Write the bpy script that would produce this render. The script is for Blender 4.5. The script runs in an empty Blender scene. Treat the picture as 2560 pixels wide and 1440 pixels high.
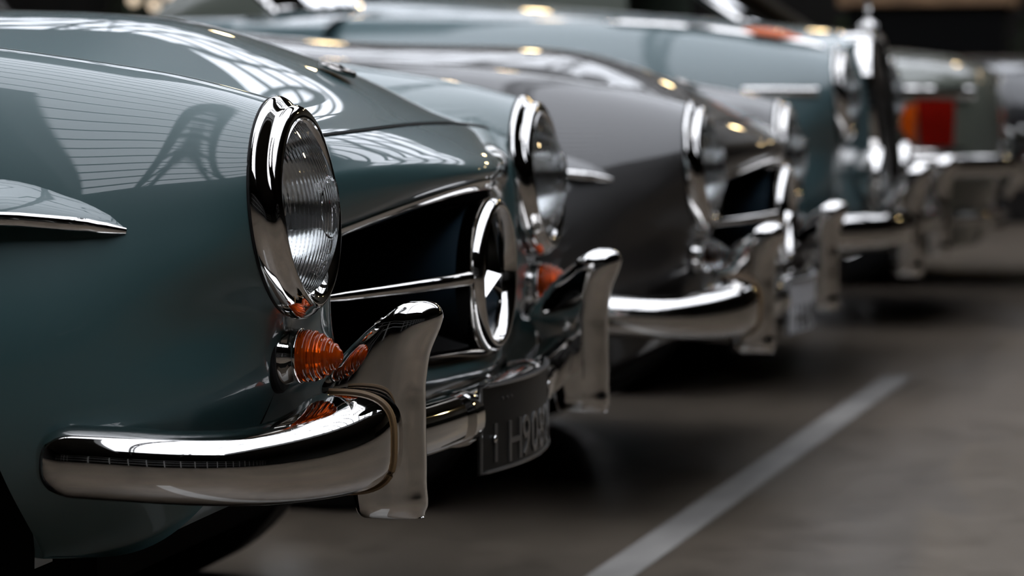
import bpy, bmesh, math, random
import numpy as np
from math import sin, cos, pi, radians, sqrt, atan2
from mathutils import Vector, Matrix

# ------------------------------------------------------------------ scene, camera, world, exposure
S = bpy.context.scene
COL = S.collection
random.seed(7)
S.view_settings.view_transform = 'Standard'
S.view_settings.look = 'None'
S.view_settings.exposure = 0.0
S.view_settings.gamma = 1.0
S.view_settings.use_curve_mapping = False
S.cycles.max_bounces = 14
S.cycles.glossy_bounces = 8
S.cycles.transmission_bounces = 12
S.cycles.transparent_max_bounces = 24
S.cycles.caustics_reflective = False
S.cycles.caustics_refractive = False
S.cycles.sample_clamp_indirect = 6.0

cam_d = bpy.data.cameras.new('camera')
cam = bpy.data.objects.new('camera', cam_d)
COL.objects.link(cam)
cam.location = (0.926, -3.484, 0.814)
cam.rotation_euler = (radians(90 - 4.033), 0, radians(13.1))
cam_d.sensor_width = 36.0
cam_d.lens = 6950.0 / 2560.0 * 36.0
cam_d.clip_start = 0.05
cam_d.clip_end = 200
cam_d.dof.use_dof = True
cam_d.dof.focus_distance = 3.03
cam_d.dof.aperture_fstop = 4.6
S.camera = cam

world = bpy.data.worlds.new('overcast_sky')
S.world = world
world.use_nodes = True
bgn = world.node_tree.nodes['Background']
bgn.inputs[0].default_value = (0.90, 0.93, 1.0, 1)
bgn.inputs[1].default_value = 3.9


# ------------------------------------------------------------------ materials
def new_mat(name):
    m = bpy.data.materials.new(name)
    m.use_nodes = True
    return m, m.node_tree.nodes, m.node_tree.links, m.node_tree.nodes['Principled BSDF']


def princ(name, col, rough=0.5, metal=0.0, coat=0.0, coat_rough=0.02, trans=0.0, ior=1.5, spec=0.5, noise=0.0, nscale=40, bump=0.0):
    m, N, L, b = new_mat(name)
    b.inputs['Base Color'].default_value = (*col, 1)
    b.inputs['Roughness'].default_value = rough
    b.inputs['Metallic'].default_value = metal
    b.inputs['IOR'].default_value = ior
    b.inputs['Specular IOR Level'].default_value = spec
    b.inputs['Coat Weight'].default_value = coat
    b.inputs['Coat Roughness'].default_value = coat_rough
    b.inputs['Transmission Weight'].default_value = trans
    if noise or bump:
        tc = N.new('ShaderNodeTexCoord')
        n = N.new('ShaderNodeTexNoise')
        n.inputs['Scale'].default_value = nscale
        n.inputs['Detail'].default_value = 5
        L.new(tc.outputs['Object'], n.inputs['Vector'])
        if noise:
            r = N.new('ShaderNodeValToRGB')
            r.color_ramp.elements[0].position = 0.3
            r.color_ramp.elements[1].position = 0.7
            r.color_ramp.elements[0].color = (*[c * (1 - noise) for c in col], 1)
            r.color_ramp.elements[1].color = (*[min(1, c * (1 + noise)) for c in col], 1)
            L.new(n.outputs['Fac'], r.inputs['Fac'])
            L.new(r.outputs['Color'], b.inputs['Base Color'])
        if bump:
            bp = N.new('ShaderNodeBump')
            bp.inputs['Strength'].default_value = bump
            bp.inputs['Distance'].default_value = 0.002
            L.new(n.outputs['Fac'], bp.inputs['Height'])
            L.new(bp.outputs['Normal'], b.inputs['Normal'])
    return m


def emit_mat(name, col, strength):
    m, N, L, b = new_mat(name)
    b.inputs['Base Color'].default_value = (*col, 1)
    b.inputs['Emission Color'].default_value = (*col, 1)
    b.inputs['Emission Strength'].default_value = strength
    return m


def pane_mat(name, tint=(1, 1, 1), refl=0.08):
    """thin flat window glass: clear with a mirror film"""
    m, N, L, b = new_mat(name)
    N.remove(b)
    out = N['Material Output']
    tr = N.new('ShaderNodeBsdfTransparent')
    tr.inputs[0].default_value = (*tint, 1)
    gl = N.new('ShaderNodeBsdfGlossy')
    gl.inputs['Roughness'].default_value = 0.01
    lw = N.new('ShaderNodeLayerWeight')
    lw.inputs[0].default_value = 0.25
    mul = N.new('ShaderNodeMath')
    mul.operation = 'MULTIPLY_ADD'
    mul.inputs[1].default_value = 0.7
    mul.inputs[2].default_value = refl
    mix = N.new('ShaderNodeMixShader')
    L.new(lw.outputs['Fresnel'], mul.inputs[0])
    L.new(mul.outputs[0], mix.inputs[0])
    L.new(tr.outputs[0], mix.inputs[1])
    L.new(gl.outputs[0], mix.inputs[2])
    L.new(mix.outputs[0], out.inputs[0])
    return m


def lens_mat():
    """headlamp glass with vertical flutes pressed into it"""
    m, N, L, b = new_mat('fluted_glass')
    N.remove(b)
    out = N['Material Output']
    tc = N.new('ShaderNodeTexCoord')
    w = N.new('ShaderNodeTexWave')
    w.wave_type = 'BANDS'
    w.bands_direction = 'Y'
    w.wave_profile = 'SIN'
    w.inputs['Scale'].default_value = 50.0
    w.inputs['Distortion'].default_value = 0.0
    L.new(tc.outputs['Object'], w.inputs['Vector'])
    bp = N.new('ShaderNodeBump')
    bp.inputs['Strength'].default_value = 0.8
    bp.inputs['Distance'].default_value = 0.0012
    L.new(w.outputs['Fac'], bp.inputs['Height'])
    g = N.new('ShaderNodeBsdfGlossy')
    g.inputs['Roughness'].default_value = 0.03
    L.new(bp.outputs['Normal'], g.inputs['Normal'])
    rf = N.new('ShaderNodeBsdfRefraction')
    rf.inputs['IOR'].default_value = 1.12
    rf.inputs['Roughness'].default_value = 0.04
    rf.inputs['Color'].default_value = (0.93, 0.95, 0.95, 1)
    L.new(bp.outputs['Normal'], rf.inputs['Normal'])
    fr = N.new('ShaderNodeFresnel')
    fr.inputs[0].default_value = 1.4
    L.new(bp.outputs['Normal'], fr.inputs['Normal'])
    mix = N.new('ShaderNodeMixShader')
    L.new(fr.outputs[0], mix.inputs[0])
    L.new(rf.outputs[0], mix.inputs[1])
    L.new(g.outputs[0], mix.inputs[2])
    L.new(mix.outputs[0], out.inputs[0])
    return m


def floor_mat():
    m, N, L, b = new_mat('polished_concrete')
    tc = N.new('ShaderNodeTexCoord')
    n1 = N.new('ShaderNodeTexNoise'); n1.inputs['Scale'].default_value = 0.9; n1.inputs['Detail'].default_value = 6; n1.inputs['Roughness'].default_value = 0.6
    n2 = N.new('ShaderNodeTexNoise'); n2.inputs['Scale'].default_value = 9; n2.inputs['Detail'].default_value = 8; n2.inputs['Roughness'].default_value = 0.7
    mp = N.new('ShaderNodeMapping'); mp.inputs['Scale'].default_value = (1.0, 0.35, 1.0)
    L.new(tc.outputs['Object'], mp.inputs['Vector'])
    L.new(mp.outputs[0], n1.inputs['Vector']); L.new(tc.outputs['Object'], n2.inputs['Vector'])
    r1 = N.new('ShaderNodeValToRGB')
    r1.color_ramp.elements[0].position = 0.32; r1.color_ramp.elements[0].color = (0.057, 0.047, 0.037, 1)
    r1.color_ramp.elements[1].position = 0.68; r1.color_ramp.elements[1].color = (0.100, 0.079, 0.059, 1)
    L.new(n1.outputs['Fac'], r1.inputs['Fac'])
    mx = N.new('ShaderNodeMix'); mx.data_type = 'RGBA'; mx.blend_type = 'OVERLAY'; mx.inputs['Factor'].default_value = 0.5
    r2 = N.new('ShaderNodeValToRGB')
    r2.color_ramp.elements[0].color = (0.3, 0.3, 0.3, 1); r2.color_ramp.elements[1].color = (0.7, 0.7, 0.7, 1)
    r2.color_ramp.elements[0].position = 0.3; r2.color_ramp.elements[1].position = 0.7
    L.new(n2.outputs['Fac'], r2.inputs['Fac'])
    L.new(r1.outputs['Color'], mx.inputs[6]); L.new(r2.outputs['Color'], mx.inputs[7])
    L.new(mx.outputs[2], b.inputs['Base Color'])
    rr = N.new('ShaderNodeMapRange'); rr.inputs['To Min'].default_value = 0.22; rr.inputs['To Max'].default_value = 0.42
    L.new(n2.outputs['Fac'], rr.inputs['Value']); L.new(rr.outputs[0], b.inputs['Roughness'])
    b.inputs['Specular IOR Level'].default_value = 0.28
    bp = N.new('ShaderNodeBump'); bp.inputs['Strength'].default_value = 0.05; bp.inputs['Distance'].default_value = 0.002
    L.new(n2.outputs['Fac'], bp.inputs['Height']); L.new(bp.outputs['Normal'], b.inputs['Normal'])
    return m


def amber_mat(name, col, trans=0.45):
    m, N, L, b = new_mat(name)
    b.inputs['Base Color'].default_value = (*col, 1)
    b.inputs['Roughness'].default_value = 0.06
    b.inputs['Transmission Weight'].default_value = trans
    b.inputs['IOR'].default_value = 1.45
    b.inputs['Subsurface Weight'].default_value = 0.12
    b.inputs['Subsurface Radius'].default_value = (0.03, 0.008, 0.002)
    b.inputs['Subsurface Scale'].default_value = 0.6
    return m


M = {}
M['teal'] = princ('teal_grey_paint', (0.036, 0.081, 0.084), 0.42, coat=1.0, coat_rough=0.012)
M['brown'] = princ('dark_brown_grey_paint', (0.013, 0.0108, 0.0095), 0.42, coat=1.0, coat_rough=0.015)
M['pale'] = princ('pale_teal_paint', (0.055, 0.100, 0.107), 0.40, coat=1.0, coat_rough=0.02)
M['green'] = princ('grey_green_paint', (0.10, 0.11, 0.088), 0.42, coat=1.0, coat_rough=0.02)
M['black_paint'] = princ('black_paint', (0.008, 0.008, 0.009), 0.35, coat=1.0, coat_rough=0.02)
M['chrome'] = princ('chrome', (0.74, 0.722, 0.70), 0.035, 1.0, noise=0.03, nscale=25)
M['chrome_soft'] = princ('worn_chrome', (0.70, 0.68, 0.655), 0.10, 1.0, noise=0.08, nscale=18)
M['old_chrome'] = princ('dull_badge_chrome', (0.30, 0.285, 0.27), 0.25, 1.0, noise=0.2, nscale=60)
M['mirror'] = princ('silvered_reflector', (0.86, 0.86, 0.86), 0.10, 1.0)
M['black'] = princ('matt_black', (0.004, 0.004, 0.004), 0.8, spec=0.1)
M['drum'] = princ('blue_black_enamel', (0.018, 0.032, 0.045), 0.34, coat=0.4, coat_rough=0.25)
M['rubber'] = princ('black_rubber', (0.007, 0.007, 0.007), 0.65, spec=0.2, noise=0.2, nscale=60, bump=0.3)
M['seal'] = princ('tan_rubber_seal', (0.16, 0.095, 0.04), 0.5)
M['lens'] = lens_mat()
M['clear_glass'] = princ('clear_glass', (0.95, 0.95, 0.95), 0.03, trans=1.0, ior=1.35)
M['pane'] = pane_mat('window_glass')
M['roof_pane'] = pane_mat('roof_glass', (0.97, 0.98, 1.0), 0.02)
M['screen'] = pane_mat('windscreen_glass', (0.75, 0.82, 0.82), 0.30)
M['clear_screen'] = pane_mat('clear_windscreen_glass', (0.85, 0.9, 0.9), 0.03)
M['amber'] = amber_mat('amber_plastic', (0.86, 0.105, 0.006), 0.70)
M['red'] = amber_mat('red_plastic', (0.20, 0.006, 0.003), 0.2)
M['amber_flat'] = amber_mat('amber_lamp_plastic', (0.50, 0.075, 0.005), 0.15)
M['amber_wing'] = amber_mat('bright_amber_plastic', (0.80, 0.15, 0.02), 0.1)
M['plate'] = princ('black_number_plate', (0.006, 0.006, 0.0055), 0.45, coat=0.1, spec=0.25, noise=0.3, nscale=30)
M['plate_pale'] = princ('silver_number_plate', (0.45, 0.45, 0.46), 0.4, noise=0.1)
M['letter'] = princ('worn_grey_lettering', (0.055, 0.052, 0.048), 0.35, coat=0.5)
M['letter_dark'] = princ('dark_lettering', (0.03, 0.03, 0.03), 0.4)
M['concrete'] = floor_mat()
M['line'] = princ('worn_pale_floor_paint', (0.205, 0.195, 0.18), 0.4, noise=0.25, nscale=5)
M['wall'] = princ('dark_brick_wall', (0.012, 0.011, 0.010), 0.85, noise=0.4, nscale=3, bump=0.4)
M['plaster'] = princ('grey_beige_plaster', (0.34, 0.32, 0.285), 0.85, noise=0.15, nscale=0.6, bump=0.2)
M['ceil'] = princ('dark_roof_boards', (0.055, 0.055, 0.053), 0.8, noise=0.2, nscale=4)
M['steel'] = princ('painted_roof_steel', (0.03, 0.033, 0.035), 0.5, 0.3, noise=0.2, nscale=10)
M['pale_bar'] = princ('pale_window_bars', (0.75, 0.75, 0.73), 0.5)
M['fabric'] = princ('black_hood_cloth', (0.012, 0.012, 0.012), 0.9, noise=0.3, nscale=150, bump=0.3)
M['leather'] = princ('dark_red_leather', (0.05, 0.01, 0.008), 0.5, noise=0.2, nscale=40)
M['wood'] = princ('warm_timber', (0.32, 0.19, 0.10), 0.5, noise=0.3, nscale=8)
M['leaf'] = princ('dark_green_leaves', (0.02, 0.045, 0.010), 0.5, noise=0.5, nscale=6)
M['pot'] = princ('clay_pot', (0.10, 0.05, 0.03), 0.7, noise=0.2, nscale=8)
M['warm_bulb'] = emit_mat('warm_lamp_glass', (1.0, 0.74, 0.38), 60)
M['yellow_bulb'] = emit_mat('yellow_lamp_glass', (1.0, 0.85, 0.45), 9.0)
M['dim_bulb'] = emit_mat('dim_warm_lamp_glass', (1.0, 0.80, 0.58), 1.1)
M['pale_bulb'] = emit_mat('pale_lamp_glass', (0.80, 1.0, 0.80), .35)
M['enamel'] = princ('dark_enamel_shade', (0.02, 0.022, 0.022), 0.4)


# ------------------------------------------------------------------ numeric helpers
def nspline(t, P, tq):
    """natural cubic spline through P (n,d) at knots t, sampled at tq"""
    t = np.asarray(t, float); P = np.asarray(P, float); tq = np.asarray(tq, float)
    n = len(t)
    if n == 2:
        w = ((tq - t[0]) / (t[1] - t[0]))[:, None]
        return P[0] * (1 - w) + P[1] * w
    h = np.diff(t)
    A = np.zeros((n, n)); B = np.zeros((n, P.shape[1]))
    A[0, 0] = A[-1, -1] = 1
    for i in range(1, n - 1):
        A[i, i - 1] = h[i - 1]; A[i, i] = 2 * (h[i - 1] + h[i]); A[i, i + 1] = h[i]
        B[i] = 6 * ((P[i + 1] - P[i]) / h[i] - (P[i] - P[i - 1]) / h[i - 1])
    m = np.linalg.solve(A, B)
    k = np.clip(np.searchsorted(t, tq, side='right') - 1, 0, n - 2)
    dt = (tq - t[k])[:, None]; hk = h[k][:, None]
    a = (m[k + 1] - m[k]) / (6 * hk); b = m[k] / 2
    c = (P[k + 1] - P[k]) / hk - hk * (2 * m[k] + m[k + 1]) / 6
    return ((a * dt + b) * dt + c) * dt + P[k]


def chord(P):
    P = np.asarray(P, float)
    return np.concatenate([[0], np.cumsum(np.linalg.norm(np.diff(P, axis=0), axis=1))])


def curve(P, n):
    c = chord(P)
    return nspline(c, P, np.linspace(0, c[-1], n))


def lerp1(x, xs, ys):
    return float(np.interp(x, xs, ys))


def surf(T, nu, nv, pu=None):
    """tensor spline through T (a curves, b points, 3): nu samples across curves, nv along"""
    T = np.asarray(T, float)
    a, b, _ = T.shape
    ch = np.mean([chord(T[i]) / chord(T[i])[-1] for i in range(a)], axis=0)
    q = np.linspace(0, 1, nv) if pu is None else pu
    R = np.stack([nspline(ch, T[i], q) for i in range(a)])
    cx = np.mean([chord(R[:, j]) / max(1e-9, chord(R[:, j])[-1]) for j in range(R.shape[1])], axis=0)
    return np.stack([nspline(cx, R[:, j], np.linspace(0, 1, nu)) for j in range(R.shape[1])], axis=1)


class MB:
    def __init__(s): s.v = []; s.f = []
    def add(s, V, F):
        o = len(s.v); s.v += [tuple(map(float, p)) for p in V]; s.f += [tuple(i + o for i in f) for f in F]; return s
    def grid(s, G, cu=False, cv=False, mask=None, flip=False):
        G = np.asarray(G, float); a, b, _ = G.shape; o = len(s.v)
        s.v += [tuple(p) for p in G.reshape(-1, 3)]
        for i in range(a if cu else a - 1):
            for j in range(b if cv else b - 1):
                i2, j2 = (i + 1) % a, (j + 1) % b
                if mask is not None and not mask[i, j]: continue
                q = (o + i * b + j, o + i * b + j2, o + i2 * b + j2, o + i2 * b + j)
                s.f.append(q[::-1] if flip else q)
        return s
    def both(s, G, **k):
        """a grid and its mirror image across the car's centre plane"""
        s.grid(G, **k); G2 = np.array(G, float); G2[..., 1] *= -1
        k = dict(k); k['flip'] = not k.get('flip', False); s.grid(G2, **k); return s
    def cap(s, ring):
        o = len(s.v); s.v += [tuple(map(float, p)) for p in ring]; s.f.append(tuple(range(o, o + len(ring)))); return s
    def lathe(s, prof, axis='x', n=48, c=(0, 0, 0), caps=False):
        """prof: (along, radius) pairs round an axis through c"""
        G = []
        for (x, r) in prof:
            row = []
            for k in range(n):
                a = 2 * pi * k / n
                if axis == 'x': row.append((c[0] + x, c[1] + r * sin(a), c[2] + r * cos(a)))
                elif axis == 'y': row.append((c[0] + r * sin(a), c[1] + x, c[2] + r * cos(a)))
                else: row.append((c[0] + r * sin(a), c[1] + r * cos(a), c[2] + x))
            G.append(row)
        s.grid(G, cv=True)
        if caps: s.cap(G[0]); s.cap(G[-1])
        return s
    def box(s, lo, hi):
        x0, y0, z0 = lo; x1, y1, z1 = hi
        V = [(x0, y0, z0), (x1, y0, z0), (x1, y1, z0), (x0, y1, z0), (x0, y0, z1), (x1, y0, z1), (x1, y1, z1), (x0, y1, z1)]
        return s.add(V, [(0, 3, 2, 1), (4, 5, 6, 7), (0, 1, 5, 4), (1, 2, 6, 5), (2, 3, 7, 6), (3, 0, 4, 7)])
    def tube(s, P, r, n=8, closed=False, ry=None):
        """round (or oval) tube along a polyline; r may be a list"""
        P = np.asarray(P, float); m = len(P)
        R = [r] * m if np.isscalar(r) else r
        RY = R if ry is None else ([ry] * m if np.isscalar(ry) else ry)
        G = []
        for i in range(m):
            if closed: t = P[(i + 1) % m] - P[i - 1]
            else: t = P[min(i + 1, m - 1)] - P[max(i - 1, 0)]
            t = t / (np.linalg.norm(t) + 1e-12)
            up = np.array([0, 0, 1.]) if abs(t[2]) < 0.9 else np.array([1., 0, 0])
            a = np.cross(t, up); a /= np.linalg.norm(a); b = np.cross(a, t)
            G.append([P[i] + a * R[i] * cos(q) + b * RY[i] * sin(q) for q in np.linspace(0, 2 * pi, n, endpoint=False)])
        s.grid(G, cu=closed, cv=True)
        if not closed: s.cap(G[0]); s.cap(G[-1])
        return s
    def sweep(s, P, secs, closed_sec=True, cap=True):
        """horizontal-frame sweep: secs[i] is a list of (outward, up) offsets at P[i]"""
        P = np.asarray(P, float); m = len(P); G = []
        for i in range(m):
            t = P[min(i + 1, m - 1)] - P[max(i - 1, 0)]; t[2] = 0; t /= np.linalg.norm(t) + 1e-12
            nrm = np.array([t[1], -t[0], 0])
            G.append([P[i] + nrm * o + np.array([0, 0, u]) for (o, u) in secs[i]])
        s.grid(G, cv=closed_sec)
        if cap: s.cap(G[0]); s.cap(G[-1])
        return s
    def ball(s, c, r, n=16, m=10, sc=(1, 1, 1)):
        G = [[(c[0] + r * sc[0] * sin(b) * cos(a), c[1] + r * sc[1] * sin(b) * sin(a), c[2] + r * sc[2] * cos(b)) for a in np.linspace(0, 2 * pi, n, endpoint=False)] for b in np.linspace(0.001, pi - 0.001, m)]
        return s.grid(G, cv=True)
    def mirror(s):
        o = len(s.v); s.v += [(x, -y, z) for (x, y, z) in s.v]; s.f += [tuple(i + o for i in f[::-1]) for f in list(s.f)]; return s
    def mirrored(s):
        r = MB(); r.v = [(x, -y, z) for (x, y, z) in s.v]; r.f = [f[::-1] for f in s.f]; return r
    def moved(s, d):
        r = MB(); r.v = [(x + d[0], y + d[1], z + d[2]) for (x, y, z) in s.v]; r.f = list(s.f); return r


def obj(name, mb, mat, parent=None, smooth=True, sub=0, bevel=0.0, sharp=35, label=None, recalc=True):
    me = bpy.data.meshes.new(name)
    me.from_pydata(mb.v, [], mb.f)
    bm = bmesh.new(); bm.from_mesh(me)
    bmesh.ops.remove_doubles(bm, verts=bm.verts, dist=1e-5)
    if recalc: bmesh.ops.recalc_face_normals(bm, faces=bm.faces)
    for f in bm.faces: f.smooth = smooth
    if smooth and sharp:
        for e in bm.edges:
            if len(e.link_faces) == 2 and e.calc_face_angle(0) > radians(sharp): e.smooth = False
    bm.to_mesh(me); bm.free(); me.update()
    me.materials.append(mat)
    o = bpy.data.objects.new(name, me); COL.objects.link(o)
    if parent: o.parent = parent
    if bevel:
        b = o.modifiers.new('bevel', 'BEVEL'); b.width = bevel; b.segments = 3; b.limit_method = 'ANGLE'; b.angle_limit = radians(40)
        b.harden_normals = False
    if sub:
        q = o.modifiers.new('subdivision', 'SUBSURF'); q.levels = sub; q.render_levels = sub
    if label: o['label'] = label
    return o


def text_mb(txt, size, thick, origin, ux, uz):
    """flat lettering as real raised mesh: ux is the writing direction, uz is up"""
    cu = bpy.data.curves.new('lettering', 'FONT'); cu.body = txt; cu.size = size; cu.extrude = thick; cu.align_x = 'CENTER'
    cu.resolution_u = 3
    t = bpy.data.objects.new('lettering', cu); COL.objects.link(t)
    dg = bpy.context.evaluated_depsgraph_get()
    me = bpy.data.meshes.new_from_object(t.evaluated_get(dg))
    ux = np.array(ux, float); uz = np.array(uz, float); n = np.cross(ux, uz); o = np.array(origin, float)
    mb = MB(); mb.add([o + ux * v.co.x + uz * v.co.y + n * v.co.z for v in me.vertices], [tuple(p.vertices) for p in me.polygons])
    bpy.data.objects.remove(t); bpy.data.meshes.remove(me); bpy.data.curves.remove(cu)
    return mb


def thing(name, label, cat, loc=(0, 0, 0), rz=0, group=None):
    o = bpy.data.objects.new(name, None); COL.objects.link(o)
    o.location = loc; o.rotation_euler = (0, 0, rz); o.empty_display_size = 0.3
    o['label'] = label; o['category'] = cat
    if group: o['group'] = group
    return o


def tag(o, label, cat, group=None):
    o['label'] = label; o['category'] = cat
    if group: o['group'] = group
    return o


def struct(o):
    o['kind'] = 'structure'; return o


GROUND = 0.04         # height of the hall floor


def stand(root, sag=0.0):
    """put a car's origin on the floor, its parts staying where they were modelled"""
    root.location.z = GROUND
    for ch in root.children:
        ch.location.z -= GROUND + sag
    return root


# ------------------------------------------------------------------ the roadster
HR = 0.116            # headlamp rim radius
HC = (-0.60, 0.69)    # headlamp centre (y, z), right side


def ringp(th, r=HR):
    a = radians(th)
    return (-0.010 * cos(a) * r / HR, HC[0] - r * sin(a), HC[1] + r * cos(a))


def roadster_fender():
    """right fender: curves run from the headlamp rim to the tail, one per angle round the lamp"""
    X = [-0.035, -0.10, -0.19, -0.33, -0.70, -1.30, -2.4, -3.4, -3.98]
    def c(th, yz, xs=X): return [ringp(th)] + [(x, y, z) for x, (y, z) in zip(xs, yz)]
    T = [
        c(-60, [(-.493, .757), (-.472, .774), (-.455, .790), (-.445, .812), (-.43, .835), (-.42, .868), (-.42, .875), (-.42, .84), (-.45, .70)]),
        c(-42, [(-.520, .783), (-.503, .797), (-.490, .812), (-.481, .831), (-.468, .858), (-.46, .884), (-.46, .888), (-.47, .85), (-.50, .70)]),
        c(-20, [(-.556, .8045), (-.545, .819), (-.537, .834), (-.531, .852), (-.521, .880), (-.51, .899), (-.51, .898), (-.52, .855), (-.55, .69)]),
        c(0, [(-.594, .8125), (-.589, .8285), (-.585, .8440), (-.582, .8630), (-.575, .890), (-.57, .905), (-.57, .90), (-.58, .855), (-.59, .68)]),
        c(22, [(-.639, .805), (-.636, .820), (-.634, .835), (-.634, .8535), (-.634, .879), (-.632, .892), (-.632, .888), (-.63, .845), (-.625, .67)]),
        c(45, [(-.682, .776), (-.683, .788), (-.685, .799), (-.688, .813), (-.694, .833), (-.70, .85), (-.70, .848), (-.69, .81), (-.66, .65)]),
        c(68, [(-.712, .731), (-.720, .735), (-.729, .739), (-.737, .747), (-.748, .762), (-.76, .775), (-.757, .775), (-.74, .75), (-.69, .62)]),
        c(90, [(-.726, .679), (-.742, .668), (-.760, .659), (-.774, .655), (-.789, .657), (-.797, .66), (-.793, .66), (-.775, .655), (-.71, .59)]),
        c(115, [(-.725, .628), (-.750, .605), (-.780, .581), (-.801, .563), (-.817, .550), (-.82, .545), (-.816, .545), (-.793, .55), (-.72, .55)]),
        c(140, [(-.700, .585), (-.739, .549), (-.777, .514), (-.804, .484), (-.812, .455), (-.82, .44), (-.816, .44), (-.80, .45), (-.72, .49)],
          [-.036, -.090, -.17, -.31, -.69, -1.30, -2.4, -3.4, -3.96]),
        c(158, [(-.666, .556), (-.704, .497), (-.742, .440), (-.764, .396), (-.766, .345), (-.77, .325), (-.816, .325), (-.79, .35), (-.71, .44)],
          [-.012, -.046, -.112, -.225, -.62, -1.30, -2.4, -3.4, -3.92]),
        c(172, [(-.630, .547), (-.652, .488), (-.682, .418), (-.697, .353), (-.71, .305), (-.755, .265), (-.78, .265), (-.76, .30), (-.69, .40)],
          [.002, -.017, -.064, -.140, -.50, -1.25, -2.4, -3.35, -3.86]),
        c(180, [(-.602, .545), (-.614, .488), (-.645, .412), (-.680, .345), (-.690, .312), (-.70, .27), (-.70, .27), (-.69, .30), (-.64, .38)],
          [.006, -.007, -.042, -.095, -.30, -1.2, -2.4, -3.3, -3.80]),
    ]
    return np.array(T)


CEN = [(-1.25, .968), (-.70, .924), (-.45, .918), (-.33, .906), (-.229, .877), (-.118, .833), (-.037, .791), (.003, .7725), (.058, .7395), (.080, .723), (.086, .712), (.081, .701)]
SID = [(-1.25, -.42, .866), (-.70, -.43, .835), (-.45, -.441, .821), (-.33, -.445, .812), (-.24, -.451, .799), (-.13, -.4655, .781), (-.06, -.4845, .7645), (-.035, -.493, .7595), (-.004, -.466, .724), (.005, -.452, .702), (.006, -.442, .676), (.0, -.43, .654)]
GZ = [2.0, 2.0, 1.9, 1.9, 1.8, 1.7, 1.5, 1.4, 1.4, 1.4, 1.35, 1.25]     # fall-off of height towards the fender
HX = [1, 1, 1, 1.2, 1.6, 2.0, 2.2, 2.3, 1.7, 1.35, 1.2, 1.10]          # fall-off of length towards the fender
SHUT = 7


def nose_rows(n0, n1, nu, ns):
    """rows of the bonnet and nose between control rows n0..n1 over the whole width"""
    c = chord(np.array([(x, 0, z) for x, z in CEN]))
    q = np.linspace(c[n0], c[n1], nu)
    A = nspline(c, np.array(CEN), q); B = nspline(c, np.array(SID), q)
    g = np.interp(q, c, GZ); h = np.interp(q, c, HX)
    G = []
    for i in range(nu):
        row = []
        for s in np.linspace(-1, 1, ns):
            a = abs(s)
            a2 = (sqrt(a * a + 0.012) - sqrt(0.012)) / (sqrt(1.012) - sqrt(0.012))
            x = A[i, 0] - (A[i, 0] - B[i, 0]) * a2 ** h[i]
            z = A[i, 1] - (A[i, 1] - B[i, 2]) * a2 ** g[i]
            row.append((x, -B[i, 1] * s, z))
        G.append(row)
    return np.array(G)


LOWER = [(.01, -.415, .484), (.004, -.41, .455), (-.02, -.41, .41), (-.06, -.41, .355)]
LOWC = [(.084, .474), (.087, .459), (.065, .440), (.01, .405)]


def low_rows(nu, ns):
    c = np.linspace(0, 1, 4)
    A = nspline(c, np.array(LOWC), np.linspace(0, 1, nu)); B = nspline(c, np.array(LOWER), np.linspace(0, 1, nu))
    G = []
    for i in range(nu):
        row = []
        for s in np.linspace(-1, 1, ns):
            a = abs(s); a2 = (sqrt(a * a + 0.012) - sqrt(0.012)) / (sqrt(1.012) - sqrt(0.012))
            row.append((A[i, 0] - (A[i, 0] - B[i, 0]) * a2 ** 1.15, -B[i, 1] * s, A[i, 1] - (A[i, 1] - B[i, 2]) * a2 ** 1.3))
        G.append(row)
    return np.array(G)


def arch_cut(G, cx, cz, r):
    """open the wheel arch: drop faces inside the circle and pull the rim onto it"""
    G = G.copy(); d = np.hypot(G[..., 0] - cx, G[..., 2] - cz)
    ins = d < r
    q = ins[:-1, :-1] & ins[1:, :-1] & ins[:-1, 1:] & ins[1:, 1:]
    keep = ~q
    touch = np.zeros_like(ins)
    for a, b in ((0, 0), (0, 1), (1, 0), (1, 1)):
        touch[a:a + keep.shape[0], b:b + keep.shape[1]] |= keep
    mv = ins & touch
    H = G.copy(); na, nb = ins.shape
    for i, j in zip(*np.nonzero(mv)):
        best = None
        for di, dj in ((1, 0), (-1, 0), (0, 1), (0, -1), (1, 1), (1, -1), (-1, 1), (-1, -1)):
            k, l = i + di, j + dj
            if 0 <= k < na and 0 <= l < nb and not ins[k, l]:
                t = (r - d[i, j]) / (d[k, l] - d[i, j])
                L = np.linalg.norm(G[k, l] - G[i, j]) * t
                if best is None or L < best[0]: best = (L, G[i, j] + (G[k, l] - G[i, j]) * t)
        if best: H[i, j] = best[1]
    G = H
    return G, keep


WX, WZ, WR = -0.645, 0.320, 0.280
FEND = roadster_fender()
_pu = np.concatenate([np.linspace(0, 0.12, 40), np.linspace(0.12, 0.5, 110)[1:], np.linspace(0.5, 1, 40)[1:]])
FG = surf(FEND, 170, len(_pu), _pu)


def body_side_y(x, z):
    """outer surface of the right side at a point (search in the fender grid)"""
    a = FG[56:150].reshape(-1, 3)
    d = (a[:, 0] - x) ** 2 + (a[:, 2] - z) ** 2
    i = np.argsort(d)[:4]
    w = 1 / (d[i] + 1e-7)
    return float(np.sum(a[i, 1] * w) / np.sum(w))


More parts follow.
